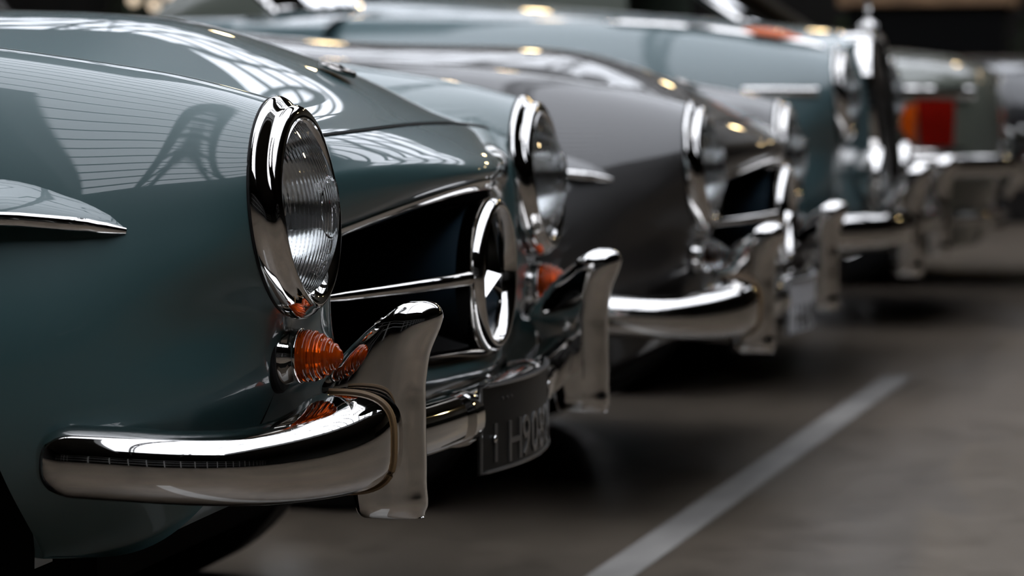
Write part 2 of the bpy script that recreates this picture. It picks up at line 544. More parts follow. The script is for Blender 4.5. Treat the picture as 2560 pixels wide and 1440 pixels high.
def roadster_body():
    mb = MB()
    G, keep = arch_cut(FG, WX, WZ + 0.01, 0.400)
    G2, keep2 = arch_cut(G, -3.03, WZ, 0.37)
    mb.both(G2, mask=keep & keep2)
    # arch return lip
    for cx, r in ((WX, .400), (-3.03, .37)):
        L = []
        for a in np.linspace(radians(-4), radians(184), 70):
            px, pz = cx + r * cos(a), WZ + (.01 if cx == WX else 0) + r * sin(a)
            y = body_side_y(px, pz)
            L.append([(px, y, pz), (px, y + .004, pz), (px, y + .05, pz)])
        mb.both(np.array(L))
    # beneath the lamp and beside the mouth
    T2 = [[ringp(180), (.006, -.602, .545), (.0005, -.606, .52), (-.007, -.614, .488), (-.023, -.627, .445), (-.050, -.648, .400), (-.095, -.68, .345)],
          [ringp(205), (.012, -.548, .555), (.009, -.546, .525), (.004, -.545, .490), (-.014, -.552, .44), (-.034, -.56, .40), (-.07, -.575, .357)],
          [ringp(230), (.010, -.487, .577), (.009, -.450, .52), LOWER[0], LOWER[1], LOWER[2], LOWER[3]]]
    mb.both(surf(np.array(T2), 24, 40))
    T3 = [[ringp(230), (.010, -.487, .577), (.009, -.450, .52), LOWER[0]],
          [ringp(250), (.012, -.473, .628), (.008, -.455, .600), (.0, -.437, .560)],
          [ringp(270), (.008, -.473, .682), (.010, -.458, .671), (.0, -.43, .654)],
          [ringp(285), (.0, -.478, .718), (.003, -.466, .712), (.005, -.452, .702)],
          [ringp(300), (-.015, -.4985, .7505), (-.025, -.4955, .754), (-.035, -.493, .757)]]
    mb.both(surf(np.array(T3), 30, 16))
    # nose panel ahead of the bonnet, lower lip
    nr = nose_rows(SHUT, len(CEN) - 1, 60, 81)
    nr[0, :, 2] -= .009; nr[0, :, 0] -= .003
    mb.grid(nr)
    mb.grid(low_rows(24, 81))
    # cowl and rear deck
    for x0, z0, x1, z1 in ((-1.262, .967, -1.68, .972), (-2.55, .93, -3.98, .70)):
        R = []
        for u in np.linspace(0, 1, 30):
            x = x0 + (x1 - x0) * u
            zc = z0 + (z1 - z0) * (u if x1 > -2 else u ** 2.2)
            yv = .42 if x > -3.4 else lerp1(x, [-3.98, -3.4], [.45, .42])
            zv = lerp1(x, [-3.98, -3.4, -2.4, -1.3], [.70, .84, .875, .868])
            R.append([(x, yv * s, zc - (zc - zv) * abs(s) ** 2.2) for s in np.linspace(-1, 1, 21)])
        mb.grid(np.array(R))
    R = [[(-3.98 - .03 * sin(pi * u) * (1 - (s * .8) ** 2), .72 * s * (1 - .1 * u), .70 - .36 * u) for s in np.linspace(-1, 1, 13)] for u in np.linspace(0, 1, 8)]
    mb.grid(np.array(R))
    return mb


def roadster_bonnet():
    G = nose_rows(0, SHUT, 90, 81)
    G[..., 2] += 0.0015
    # shut gap along the front and side edges
    n = np.array(G)
    n[-1] = n[-1] * 0.7 + n[-2] * 0.3
    cx = n[..., 1].copy(); n[..., 1] = cx * 0.991
    lip = n[-1:].copy(); lip[..., 2] -= 0.012
    return MB().grid(np.concatenate([n, lip]))


def rim_mb():
    up = [(.000, .1165), (.0025, .1194), (.0055, .1199), (.0086, .1180), (.0116, .1144), (.0144, .1106), (.0164, .1081), (.0182, .1072), (.0201, .1085), (.0228, .1101), (.0262, .1092), (.0300, .1052), (.0310, .0955), (.026, .0895)]
    lo = [(.000, .1165), (.003, .1185), (.008, .1190), (.013, .1182), (.0165, .1172), (.0185, .1162), (.021, .1145), (.024, .1120), (.028, .1085), (.0315, .1060), (.0335, .1030), (.0335, .1005), (.031, .0955), (.026, .0895)]
    n = 128
    c = np.linspace(0, 1, len(up)); q = np.linspace(0, 1, 56)
    U = nspline(c, np.array(up), q); Lw = nspline(c, np.array(lo), q)
    G = []
    for k in range(n):
        th = 2 * pi * k / n
        w = np.clip((cos(th) + .15) / .75, 0, 1); w = w * w * (3 - 2 * w)
        P = U * w + Lw * (1 - w)
        tip = 1 + .035 * math.exp(-((th - pi) / .35) ** 2)
        G.append([(x - .010 * cos(th) * r / HR, HC[0] - r * sin(th) * 1.0, HC[1] + r * cos(th) * (tip if r > .1 else 1)) for (x, r) in P])
    mb = MB().grid(np.array(G), cu=True)
    return mb


def lamp_disc(x0, R, sag, nr=22, n=72, back=False):
    G = []
    for r in np.linspace(0.0005, R, nr):
        G.append([(x0 + sag * (1 - (r / R) ** 2) - .010 * cos(a) * r / HR, HC[0] - r * sin(a), HC[1] + r * cos(a)) for a in np.linspace(0, 2 * pi, n, endpoint=False)])
    return MB().grid(np.array(G), cv=True)


def headlamp(parent, sgn, detail=True):
    def put(mb): return mb if sgn < 0 else mb.mirrored()
    h = obj('headlight', put(rim_mb()), M['chrome'], parent, sharp=60)
    gm = MB().tube([ringp(t, HR + .0016) for t in np.linspace(0, 360, 97)[:-1]], .0015, 6, closed=True)
    obj('rim_gasket', put(gm), M['rubber'], h)
    obj('lens', put(lamp_disc(.0265, .0905, .030)), M['lens'], h)
    bowl = MB()
    pr = [(-.075 + .10 * (r / .0955) ** 2, r) for r in np.linspace(.006, .0955, 20)]
    G = [[(x, HC[0] - r * sin(a), HC[1] + r * cos(a)) for a in np.linspace(0, 2 * pi, 64, endpoint=False)] for x, r in pr]
    bowl.grid(np.array(G), cv=True)
    obj('reflector', put(bowl), M['mirror'], h)
    bl = MB().lathe([(-.07, .008), (-.03, .009), (-.025, .011), (-.012, .011), (-.004, .008), (-.001, .0005)], 'x', 20, (0, HC[0], HC[1]))
    obj('bulb', put(bl), M['clear_glass'], h)
    shade = MB().lathe([(.004, .0305), (.0065, .0325), (.004, .034)], 'x', 48, (.0475, HC[0], HC[1]))
    obj('lens_ring', put(shade), M['clear_glass'], h)
    bar = MB().tube([(.0265 + .030 * (1 - ((y + .6) ** 2 + .022 ** 2) / .0905 ** 2) + .0021, y, HC[1] - .022) for y in np.linspace(-.6865, -.632, 12)], .0009, 6)
    obj('moulded_line', put(bar), M['clear_glass'], h)
    if detail:
        zc, yc = HC[1] - .066, -.612
        def lx(y, z): return .0265 + .030 * (1 - ((y - HC[0]) ** 2 + (z - HC[1]) ** 2) / .0905 ** 2) + .0006 + .010 * ((HC[1] - z) / HR)
        mk = MB().tube([(lx(yc + .0085 * sin(a), zc + .0085 * cos(a)), yc + .0085 * sin(a), zc + .0085 * cos(a)) for a in np.linspace(0, 2 * pi, 25)[:-1]], .0006, 5, closed=True)
        d = (0, 1, 0); u = (-.3, 0, 1)
        for t, sz, y, z in (('E1', .0085, yc, zc - .003), ('9', .007, yc + .006, zc + .020), ('12V', .005, yc - .002, zc - .022), ('60 61', .0055, yc + .022, zc - .026)):
            m2 = text_mb(t, sz, .0005, (lx(y, z), y, z), d, u); mk.add(m2.v, m2.f)
        q = [(y, z) for y, z in ((yc, zc + .016), (yc + .012, zc + .016), (yc + .012, zc + .030), (yc, zc + .030))]
        mk.tube([(lx(y, z), y, z) for y, z in q], .0006, 5, closed=True)
        o = obj('lens_marking', put(mk), M['clear_glass'], h); o['label'] = 'tiny moulded letters on the lamp glass'
    return h


def signal(parent, sgn, lens_m, lab):
    y, z = -.600, .5275
    def put(mb): return mb if sgn < 0 else mb.mirrored()
    gk = MB().lathe([(-.026, .0375), (-.008, .0385), (-.002, .0375), (.0005, .035), (.0005, .02)], 'x', 48, (0, y, z))
    gk.v = [(a, b, z + (c - z) * 1.10) for a, b, c in gk.v]
    base = MB().lathe([(-.003, .032), (.001, .0325), (.005, .0316), (.010, .0298), (.0145, .0292), (.018, .0300), (.0197, .0305), (.0208, .0298), (.0208, .027)], 'x', 56, (0, y, z))
    t = obj('turn_signal', put(base), M['chrome'], parent, sharp=70)
    obj('gasket', put(gk), M['rubber'], t)
    pr = [(.0195, .0284), (.025, .0284), (.0305, .0280)]
    rad = [.0280, .0258, .0222, .0172, .0105]
    for k in range(4):
        x0 = .0305 + k * .0086
        pr += [(x0 + .0016, rad[k] - .0024), (x0 + .0048, (rad[k] + rad[k + 1]) / 2 + .0009), (x0 + .0078, rad[k + 1] + .0014)]
    pr += [(.0660, .0090), (.0685, .0066), (.0688, .0040), (.0672, .0020), (.0668, .0004)]
    c = chord(np.array([(a, b, 0) for a, b in pr]))
    P = nspline(c, np.array(pr), np.linspace(0, c[-1], 90)); P[:, 0] = .0195 + (P[:, 0] - .0195) * .93
    l = obj('signal_lens', put(MB().lathe([tuple(p) for p in P], 'x', 56, (0, y, z))), lens_m, t, sharp=0)
    l['label'] = lab
    bl = MB().lathe([(.005, .010), (.022, .010), (.026, .014), (.036, .014), (.042, .010), (.045, .0005)], 'x', 20, (0, y, z))
    obj('signal_bulb', put(bl), M['amber_flat'] if lens_m is M['clear_glass'] else M['chrome_soft'], t)
    return t


def dsec(d, h, n=22, p=2.6, back=.0):
    """rounded D section: outward depth d, half height h"""
    S_ = []
    for a in np.linspace(-pi / 2, pi / 2, n):
        ca, sa = cos(a), sin(a)
        S_.append((d * abs(ca) ** (2 / p), h * math.copysign(abs(sa) ** (2 / p), sa)))
    S_ += [(-back, h * .9), (-back, -h * .9)]
    return S_


def bumper_wing_mb():
    # plan path, centre height, half height, depth
    K = np.array([
        (-.192, -.768, .4310, .0320, .040), (-.185, -.776, .4305, .0365, .046), (-.165, -.781, .4300, .0385, .048), (-.12, -.779, .4285, .0385, .049),
        (-.06, -.768, .4255, .0385, .050), (.0, -.738, .4245, .0405, .052), (.032, -.694, .4265, .0445, .058), (.046, -.648, .4300, .0495, .066), (.048, -.612, .4325, .0535, .072), (.048, -.592, .4330, .0545, .073)])
    c = chord(K[:, :3]); q = np.linspace(0, c[-1], 60); P = nspline(c, K, q)
    secs = []
    for i in range(60):
        secs.append(dsec(P[i, 4], P[i, 3], 26, 2.7 + .6 * (i / 59) ** 3, .02))
    # round the free end off
    for i, k in enumerate((.35, .62, .80, .91, .97)):
        secs[i] = [(o * k if o > 0 else o, u * (k ** .6)) for o, u in secs[i]]
    return MB().sweep(P[:, :3], secs), P


def overrider_mb():
    K = [(.3435, .074, .138, .024), (.346, .066, .1365, .0295), (.352, .063, .1390, .0315), (.37, .060, .1394, .0322), (.40, .055, .1388, .0328), (.44, .044, .1380, .0332), (.468, .030, .1378, .0336),
         (.486, .022, .1375, .0338), (.505, .034, .1395, .0338), (.525, .050, .1430, .0336), (.545, .069, .1510, .0330), (.558, .084, .1560, .0322), (.568, .096, .1580, .0305), (.576, .107, .1555, .0268), (.5815, .117, .149, .0205), (.5845, .126, .140, .010)]
    K = np.array(K); c = chord(K[:, [0, 1, 2]]); P = nspline(c, K, np.linspace(0, c[-1], 70))
    G = []
    for z, xb, xf, w in P:
        row = []; fl = min(.045, (xf - xb) * .75)
        for a in np.linspace(-pi / 2, pi / 2, 24):
            ca, sa = cos(a), sin(a)
            row.append((xf - fl + fl * abs(ca) ** .75, w * math.copysign(abs(sa) ** .8, sa), z))
        row += [(xb * .3 + (xf - fl) * .7, w * 1.02, z), (xb * .7 + (xf - fl) * .3, w * 1.0, z), (xb + .006, w * .9, z), (xb, w * .5, z), (xb, -w * .5, z), (xb + .006, -w * .9, z), (xb * .7 + (xf - fl) * .3, -w, z), (xb * .3 + (xf - fl) * .7, -w * 1.02, z)]
        G.append(row)
    mb = MB().grid(np.array(G), cv=True); mb.cap(G[0]); mb.cap(G[-1])
    return mb


def wheel(parent, x, y, sgn, cap_m, r=WR, up=0.0):
    zc = GROUND + r + up
    t = obj('wheel', MB().lathe([(-.070, r * .62), (-.077, r * .75), (-.080, r * .87), (-.073, r - .012), (-.062, r - .002), (-.052, r - .007), (-.050, r), (-.02, r), (-.018, r - .007), (-.016, r), (.016, r), (.018, r - .007), (.02, r), (.050, r), (.052, r - .007), (.062, r - .002), (.073, r - .012), (.080, r * .87), (.077, r * .75), (.070, r * .62)], 'y', 96, (x, y, zc)), M['rubber'], parent)
    obj('rim', MB().lathe([(sgn * .052, r * .62), (sgn * .058, r * .64), (sgn * .048, r * .59), (sgn * .035, r * .53), (sgn * .04, .10), (sgn * .04, .001)], 'y', 48, (x, y, zc)), M['chrome_soft'], t)
    obj('hubcap', MB().lathe([(sgn * .04, r * .44), (sgn * .055, r * .42), (sgn * .066, r * .31), (sgn * .072, .04), (sgn * .074, .001)], 'y', 48, (x, y, zc)), cap_m, t)
    return t


def mouth_loop():
    """right half of the mouth edge, from top centre round to bottom centre"""
    up = nose_rows(SHUT, len(CEN) - 1, 40, 81)[-1][40:][:, :] * np.array([1, -1, 1])
    lo = low_rows(24, 81)[0][40:] * np.array([1, -1, 1])
    side = curve([(.0, -.43, .654), (.001, -.4385, .605), (.0, -.437, .560), (.005, -.43, .515), (.01, -.415, .484)], 14)
    return np.concatenate([up, side[1:-1], lo[::-1]])


def number_plate(parent, mat, lmat, glyphs, dy=0.0):
    G = []
    for u in np.linspace(0, 1, 25):
        y = -.19 + .38 * u
        x = .146 - .75 * y * y
        G.append((x, y))
    z0, z1 = .343, .455
    mb = MB(); A = []
    for x, y in G:
        A.append([(x, y, z0), (x, y, z1), (x - .003, y, z1), (x - .003, y, z0)])
    mb.grid(np.array(A), cv=True); mb.cap(A[0]); mb.cap(A[-1])
    p = obj('license_plate', mb, mat, parent, sharp=30)
    rim = MB().tube([(x + .0015, y, z0 + .003) for x, y in G] + [(x + .0015, y, z1 - .003) for x, y in G[::-1]], .0022, 6, closed=True)
    obj('plate_edge', rim, M['letter'], p)
    k = 0
    for t, y, z, s in glyphs:
        x = .146 - .75 * y * y + .0004
        sl = -1.5 * y
        n = sqrt(1 + sl * sl)
        obj('plate_character', text_mb(t, s, .0012, (x, y, z), (sl / n, 1 / n, 0), (0, 0, 1)), lmat, p, smooth=False)
    for y in (-.155, .165):
        b = MB().ball((.148 - .75 * y * y, y, .42 if y > 0 else .385), .005, 12, 8, (.6, 1, 1))
        obj('plate_bolt', b, M['chrome'], p)
    return p


def star_mb(x, y, z, R, depth=.012):
    mb = MB()
    for k in range(3):
        a = pi / 2 + k * 2 * pi / 3
        tip = (x, y + R * cos(a), z + R * sin(a))
        b1 = (x, y + R * .13 * cos(a + pi / 3), z + R * .13 * sin(a + pi / 3)); b2 = (x, y + R * .13 * cos(a - pi / 3), z + R * .13 * sin(a - pi / 3))
        f, bk = (x + depth, y, z), (x - depth, y, z)
        mb.add([tip, b1, f, b2, bk], [(0, 1, 2), (0, 2, 3), (0, 3, 4), (0, 4, 1)])
    return mb


def roadster(loc, rz, label, paint, lens_m, lens_lab, plate, sag=0.0):
    c = thing('roadster', label, 'car', loc, rz, 'classic cars parked side by side')
    obj('body_shell', roadster_body(), paint, c, sharp=50, recalc=False)
    obj('bonnet', roadster_bonnet(), paint, c, sharp=40)
    sh = nose_rows(SHUT - 1, SHUT, 30, 81)[-1]
    obj('bonnet_shut_line', MB().tube(sh[1:-1] + np.array([.0, 0, .0004]), .0021, 6), M['rubber'], c)
    # bonnet badge
    bx, bz = -.118, .8415
    bd = MB().lathe([(-.002, .025), (.002, .026), (.005, .024), (.0045, .020), (.003, .018), (.004, .001)], 'z', 40, (0, 0, 0))
    tilt = Matrix.Rotation(radians(21), 4, 'Y')
    def on_bonnet(mb):
        r = MB(); r.v = [tuple((tilt @ Vector(v)) + Vector((bx, 0, bz + .001))) for v in mb.v]; r.f = mb.f; return r
    b = obj('bonnet_badge', on_bonnet(bd), M['old_chrome'], c)
    st = star_mb(0, 0, 0, .016, .003); st.v = [(-z_, y_, x_ + .005) for x_, y_, z_ in st.v]
    obj('badge_star', on_bonnet(st), M['old_chrome'], b, smooth=False)
    for s in (-1, 1):
        headlamp(c, s)
        signal(c, s, lens_m, lens_lab)
    # mouth
    L = mouth_loop()
    full = np.concatenate([L, (L * np.array([1, -1, 1]))[::-1][1:-1]])
    ctr = np.array([0, 0, .57])
    G = []
    m_ = len(full)
    for i, p in enumerate(full):
        t = full[(i + 2) % m_] - full[(i - 2) % m_]
        d = np.array([0, t[2], -t[1]]); d /= np.linalg.norm(d)
        if d @ (ctr - p) < 0: d = -d
        G.append([p + np.array([.0005, 0, 0]), p + d * .0008 + np.array([.0034, 0, 0]), p + d * .0115 + np.array([-.0002, 0, 0]), p + d * .0130 + np.array([-.003, 0, 0]), p + d * .0130 + np.array([-.02, 0, 0])])
    obj('grille_surround', MB().grid(np.array(G), cu=True), M['chrome_soft'], c, sharp=60)
    Gt = [[p + np.array([-.012, 0, 0]), np.array([-.10, p[1] * .98, p[2]]), np.array([-.27, p[1] * .9, .57 + (p[2] - .57) * .85])] for p in full]
    tn = MB().grid(np.array(Gt), cu=True); tn.cap([g[-1] for g in Gt])
    obj('grille_opening', tn, M['black'], c)
    dr = MB().lathe([(-.25, .045), (-.16, .060), (-.07, .078), (-.015, .093), (.004, .096), (.006, .085), (-.02, .06)], 'x', 64, (.078, 0, .579))
    obj('emblem_drum', dr, M['drum'], c)
    for s in (-1, 1):
        path = curve([(-.034, -.412, .573), (.0, -.335, .575), (.035, -.25, .577), (.064, -.17, .579), (.082, -.09, .580)], 40)
        secs = []
        for i in range(40):
            k = min(1, .45 + i / 4 * .3); w = lerp1(i, [0, 39], [.0070, .0095])
            secs.append([(.010 * k * cos(a), w * k * sin(a)) for a in np.linspace(0, 2 * pi, 17)[:-1]])
        mb = MB().sweep(path, secs)
        obj('grille_bar', mb if s < 0 else mb.mirrored(), M['chrome'], c)
    er = obj('grille_emblem', MB().lathe([(-.022, .094), (-.006, .099), (.004, .0995), (.012, .097), (.0155, .091), (.013, .085), (.0, .081), (-.012, .080), (-.022, .0805)], 'x', 96, (.086, 0, .579)), M['chrome'], c, sharp=70)
    obj('emblem_star', star_mb(.085, 0, .579, .086, .016), M['chrome'], er, smooth=False)
    # wheel arch brows
    for s in (-1, 1):
        us = np.linspace(0, 1, 60)
        B = []; tr = []
        for u in us:
            x = -.126 - 1.01 * u
            zb = lerp1(x, [-1.14, -.9, -.6, -.234, -.160, -.126], [.668, .685, .689, .684, .6775, .671])
            hgt = .038 * min(1, (u / .125)) ** .62 * min(1, ((1 - u) / .2)) ** .7 + .0015
            out = .050 * min(1, (u / .30)) ** .55 * min(1, ((1 - u) / .3)) ** .7 + .0015
            zt = zb + hgt
            row = []
            for v in np.linspace(0, 1, 14):
                z = zt + (zb - zt) * v
                yb = body_side_y(x, z) + .002
                row.append((x, yb - out * sin(v * pi / 2) ** 1.25, z - .0))
            yb = body_side_y(x, zb - .008)
            row.append((x, yb + .002, zb - .010))
            B.append(row); tr.append((x, row[13][1] - .0005, zb - .002))
        B = np.array(B)
        mb = MB().grid(B)
        br = obj('wheel_arch_brow', mb if s < 0 else mb.mirrored(), paint, c, sharp=50)
        tr = np.array(tr); rr = [.0035] * 60
        rz_ = [lerp1(i, [0, 1, 3, 55, 59], [.0035, .006, .0072, .0065, .002]) for i in range(60)]
        tm = MB().tube(tr, rr, 12, ry=rz_)
        obj('brow_trim', tm if s < 0 else tm.mirrored(), M['chrome'], br)
    # bumpers
    wing, P = bumper_wing_mb()
    for s in (-1, 1):
        w = obj('bumper_wing', wing if s < 0 else wing.mirrored(), M['chrome'], c, sharp=60)
        e = P[-1]; t = P[-1, :3] - P[-2, :3]; t /= np.linalg.norm(t); nrm = np.array([t[1], -t[0], 0])
        ring = [e[:3] + t * .002 + nrm * (o * 1.02) + np.array([0, 0, u * 1.03]) for o, u in dsec(e[4], e[3], 30, 3.3, .004)]
        sm = MB().tube(ring, .0028, 6)
        obj('bumper_seal', sm if s < 0 else sm.mirrored(), M['seal'], w, label='tan rubber seal at the bumper end')
        om = overrider_mb().moved((.0, -.524, 0))
        hs = [(-.600, .0), (-.588, 1.0), (-.575, 1.02), (-.560, 1.015), (-.535, .96), (-.515, .8)]
        for (y0, k0), (y1, k1) in zip(hs[1:], hs[2:]):
            om.grid(np.array([[(.048 + o * k, y_, .4330 + u * k) for o, u in dsec(.073, .0545, 30, 3.3, .02)] for y_, k in ((y0, k0), (y1, k1))]), cv=True)
        obj('overrider', om if s < 0 else om.mirrored(), M['chrome'], c, sharp=50)
    path = curve([(.055, -.545, .424), (.065, -.48, .421), (.078, -.36, .417), (.088, -.2, .415), (.091, 0, .415), (.088, .2, .415), (.078, .36, .417), (.065, .48, .421), (.055, .545, .424)], 61)
    obj('bumper_centre', MB().sweep(path, [dsec(.030, .0315, 20, 2.4, .02)] * 61), M['chrome'], c, sharp=60)
    for s in (-1, 1):
        ph = [p for p in path if .175 < s * p[1] < .235]
        obj('bumper_clamp', MB().sweep(ph, [dsec(.036, .036 if 0 < i < len(ph) - 1 else .034, 20, 2.4, .022) for i in range(len(ph))]), M['chrome'], c, sharp=60)
        st_ = MB().tube([(-.05, s * .17, .44), (.08, s * .185, .41)], .012, 8)
        obj('bumper_bracket', st_, M['chrome_soft'], c)
    number_plate(c, *plate)
    for x in (WX, -3.03):
        for s in (-1, 1): wheel(c, x, s * .685, s, paint, WR, sag)
    ub = MB().box((-3.9, -.60, .22), (-1.1, .60, .50)).box((-1.1, -.50, .24), (-.26, .50, .46))
    for x in (WX, -3.03):
        for s in (-1, 1):
            arc = [(x + .43 * cos(a), s * .52, .33 + .43 * sin(a)) for a in np.linspace(.12, pi - .12, 20)]
            arc2 = [(p[0], s * .75, p[2]) for p in arc]
            if x == WX: arc2 = [(x + .405 * cos(a), s * .735, .332 + .405 * sin(a)) for a in np.linspace(.12, pi - .12, 20)]
            ub.grid(np.array([arc, arc2])); ub.cap(arc)
    obj('underbody', ub, M['black'], c)
    # cockpit
    tub = MB().box((-2.55, -.52, .5), (-1.70, .52, .80))
    obj('cockpit', tub, M['leather'], c)
    W = [[(-1.66 - .26 * v - .10 * (s * s), .58 * s * (1 - .12 * v), .965 + .27 * v - .06 * s * s * (1 - v)) for v in np.linspace(0, 1, 8)] for s in np.linspace(-1, 1, 25)]
    W = np.array(W)
    wsn = obj('windscreen', MB().grid(W), M['clear_screen'], c, recalc=False)
    obj('windscreen_frame', MB().tube(np.concatenate([W[:, 0], W[-1, 1:], W[::-1, -1][1:], W[0, ::-1][1:-1]]), .011, 8, closed=True), M['chrome'], wsn)
    R = []
    for u in np.linspace(0, 1, 16):
        x = -1.92 - 1.0 * u
        zt = 1.225 + .06 * sin(pi * u * .8) - .38 * max(0, u - .55) ** 1.5 / .3
        R.append([(x, .60 * cos(a), .88 + (zt - .88) * sin(a) ** .6) for a in np.linspace(0.0, pi, 21)])
    obj('soft_top', MB().grid(np.array(R)), M['fabric'], c)
    return stand(c, sag)


# ------------------------------------------------------------------ hall
def pendant(loc, drop, mat, label, r=.09, group='warm pendant lamps over the far aisle'):
    p = thing('pendant_lamp', label, 'lamp', loc, 0, group)
    obj('lamp_shade', MB().lathe([(.16, .03), (.15, .05), (.08, .14), (.0, .22), (-.01, .225), (.0, .21), (.07, .13)], 'z', 32), M['enamel'], p)
    obj('bulb', MB().ball((0, 0, -.02), r, 20, 12), mat, p)
    obj('cord', MB().tube([(0, 0, .14), (0, 0, drop)], .012, 6), M['enamel'], p)
    return p


def hall():
    X0, X1, Y0, Y1 = -17.0, 26.0, -26.0, 27.0
    struct(obj('floor', MB().box((X0, Y0, -.1), (X1, Y1, GROUND)), M['concrete'], smooth=False))
    struct(obj('wall_back', MB().box((X0, Y1, 0), (X1, Y1 + .3, 9.5)), M['plaster'], smooth=False))
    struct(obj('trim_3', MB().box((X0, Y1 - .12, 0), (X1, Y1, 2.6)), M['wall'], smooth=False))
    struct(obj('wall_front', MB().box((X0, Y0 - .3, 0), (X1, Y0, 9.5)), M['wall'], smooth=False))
    struct(obj('wall_left', MB().box((X0 - .3, Y0, 0), (X0, Y1, 9.5)), M['wall'], smooth=False))
    struct(obj('wall_right', MB().box((X1, Y0, 0), (X1 + .3, Y1, 9.5)), M['ceil'], smooth=False))
    sx0, sx1, sy0, sy1 = -13.0, 6.2, -9.8, 9.6
    def zr(y): return 8.6 - .0105 * (y + .7) ** 2
    ce = MB()
    ce.box((X0, sy1, zr(sy1)), (X1, 11.6, zr(sy1) + .25)).box((X0, 19.0, zr(sy1)), (X1, Y1, zr(sy1) + .25)).box((X0, 11.6, zr(sy1)), (sx0, 19, zr(sy1) + .25)).box((sx1, 11.6, zr(sy1)), (X1, 19, zr(sy1) + .25)).box((X0, Y0, zr(sy0)), (X1, sy0, zr(sy0) + .25))
    ce.box((X0, sy0, zr(sy1)), (sx0, sy1, 8.9)).box((sx1, sy0, zr(sy1)), (X1, sy1, 8.9))
    ce.box((X0, Y0, 6.9), (-2.0, -.6, 7.15)).box((-2.15, Y0, 6.5), (-2.0, -.6, 6.9)).box((X0, 4.9, 6.9), (-2.3, 10.4, 7.15))
    struct(obj('ceiling', ce, M['ceil'], smooth=False))
    ys = np.linspace(sy0, sy1, 25)
    w = struct(obj('window_1', MB().grid(np.array([[(x, y, zr(y) + .1) for y in ys] for x in (sx0, sx1)])), M['roof_pane'], smooth=False, recalc=False))
    w2 = struct(obj('window_2', MB().grid(np.array([[(x, y, zr(sy1) + .12) for y in (11.6, 19.0)] for x in (sx0, sx1)])), M['roof_pane'], smooth=False, recalc=False))
    b2 = MB()
    for x in np.arange(sx0, sx1 + .1, 1.1): b2.box((x - .09, 11.6, zr(sy1)), (x + .09, 19, zr(sy1) + .1))
    for y in np.linspace(11.6, 19, 6): b2.box((sx0, y - .09, zr(sy1)), (sx1, y + .09, zr(sy1) + .1))
    obj('glazing_bars', b2, M['steel'], w2, smooth=False)
    bars = MB()
    for y in ys: bars.box((sx0, y - .03, zr(y)), (sx1, y + .03, zr(y) + .09))
    obj('glazing_bars', bars, M['steel'], w, smooth=False)
    # arched trusses across the hall
    for x in (-10.0, -7.0, -4.0, -1.0, 2.0, 5.0):
        t = MB()
        top = [(x, y, zr(y) - .12) for y in np.linspace(sy0 - .4, sy1 + .4, 30)]
        t.tube(top, .05, 8)
        bot = [(x, y, 7.5 - .028 * (y + .7) ** 2) for y in np.linspace(sy0 - .2, sy1 + .2, 30)]
        t.tube(bot, .06, 8)
        for k in range(0, 29, 3):
            t.tube([bot[k], top[min(29, k + 2)]], 0.022, 6); t.tube([top[min(29, k + 2)], bot[min(29, k + 3)]], .022, 6)
        struct(obj('roof_truss', t, M['steel']))
    # dark glazed screen on the wall behind the camera
    pb = MB(); yb = -15.0
    for x in np.arange(-16, 24.1, 1.6): pb.box((x - .03, yb, GROUND), (x + .03, yb + .06, 3.9))
    for z in (1.3, 2.6, 3.9): pb.box((-16, yb, z - .035), (24, yb + .06, z + .035))
    struct(obj('trim_2', pb, M['pale_bar'], smooth=False))
    # worn floor line along the front of the row
    ln = MB()
    A = []
    for t in np.linspace(-1.4, 4.1, 40):
        y = t; xc = .082 + .049 * (y - .87)
        A.append([(xc - .037, y, GROUND + .0015), (xc + .037, y, GROUND + .0015)])
    struct(obj('trim_1', MB().grid(np.array(A)), M['line'], smooth=False))


hall()

# ------------------------------------------------------------------ the row of cars
GL1 = [('I', -.150, .356, .070)] + [(ch, -.09 + .042 * i, .352, .075) for i, ch in enumerate('H90804')] + [('.', -.13 + .014 * k, .432, .03) for k in range(3)]
roadster((0, 0, 0), 0, 'teal grey vintage roadster with amber turn signals, nearest the camera', M['teal'], M['amber'], 'ridged amber lens', (M['plate'], M['letter'], GL1))
GL2 = [(ch, -.12 + .05 * i, .352, .075) for i, ch in enumerate('HA9080')]
roadster((0.096, 2.162, 0), 0, 'dark brown vintage roadster with clear turn signals, beside the nearest teal roadster', M['brown'], M['clear_glass'], 'clear lens over an amber bulb', (M['plate_pale'], M['letter_dark'], GL2), .012)


# ------------------------------------------------------------------ the pale convertible with the upright radiator
def saloon_map(P):
    """the roadster's fender lines raised and widened for the taller saloon"""
    P = np.array(P, float); z = P[..., 2]
    P[..., 2] = np.where(z > .69, .81 + (z - .69) * .96, .81 + (z - .69) * 1.25)
    P[..., 1] = P[..., 1] * 1.06
    return P


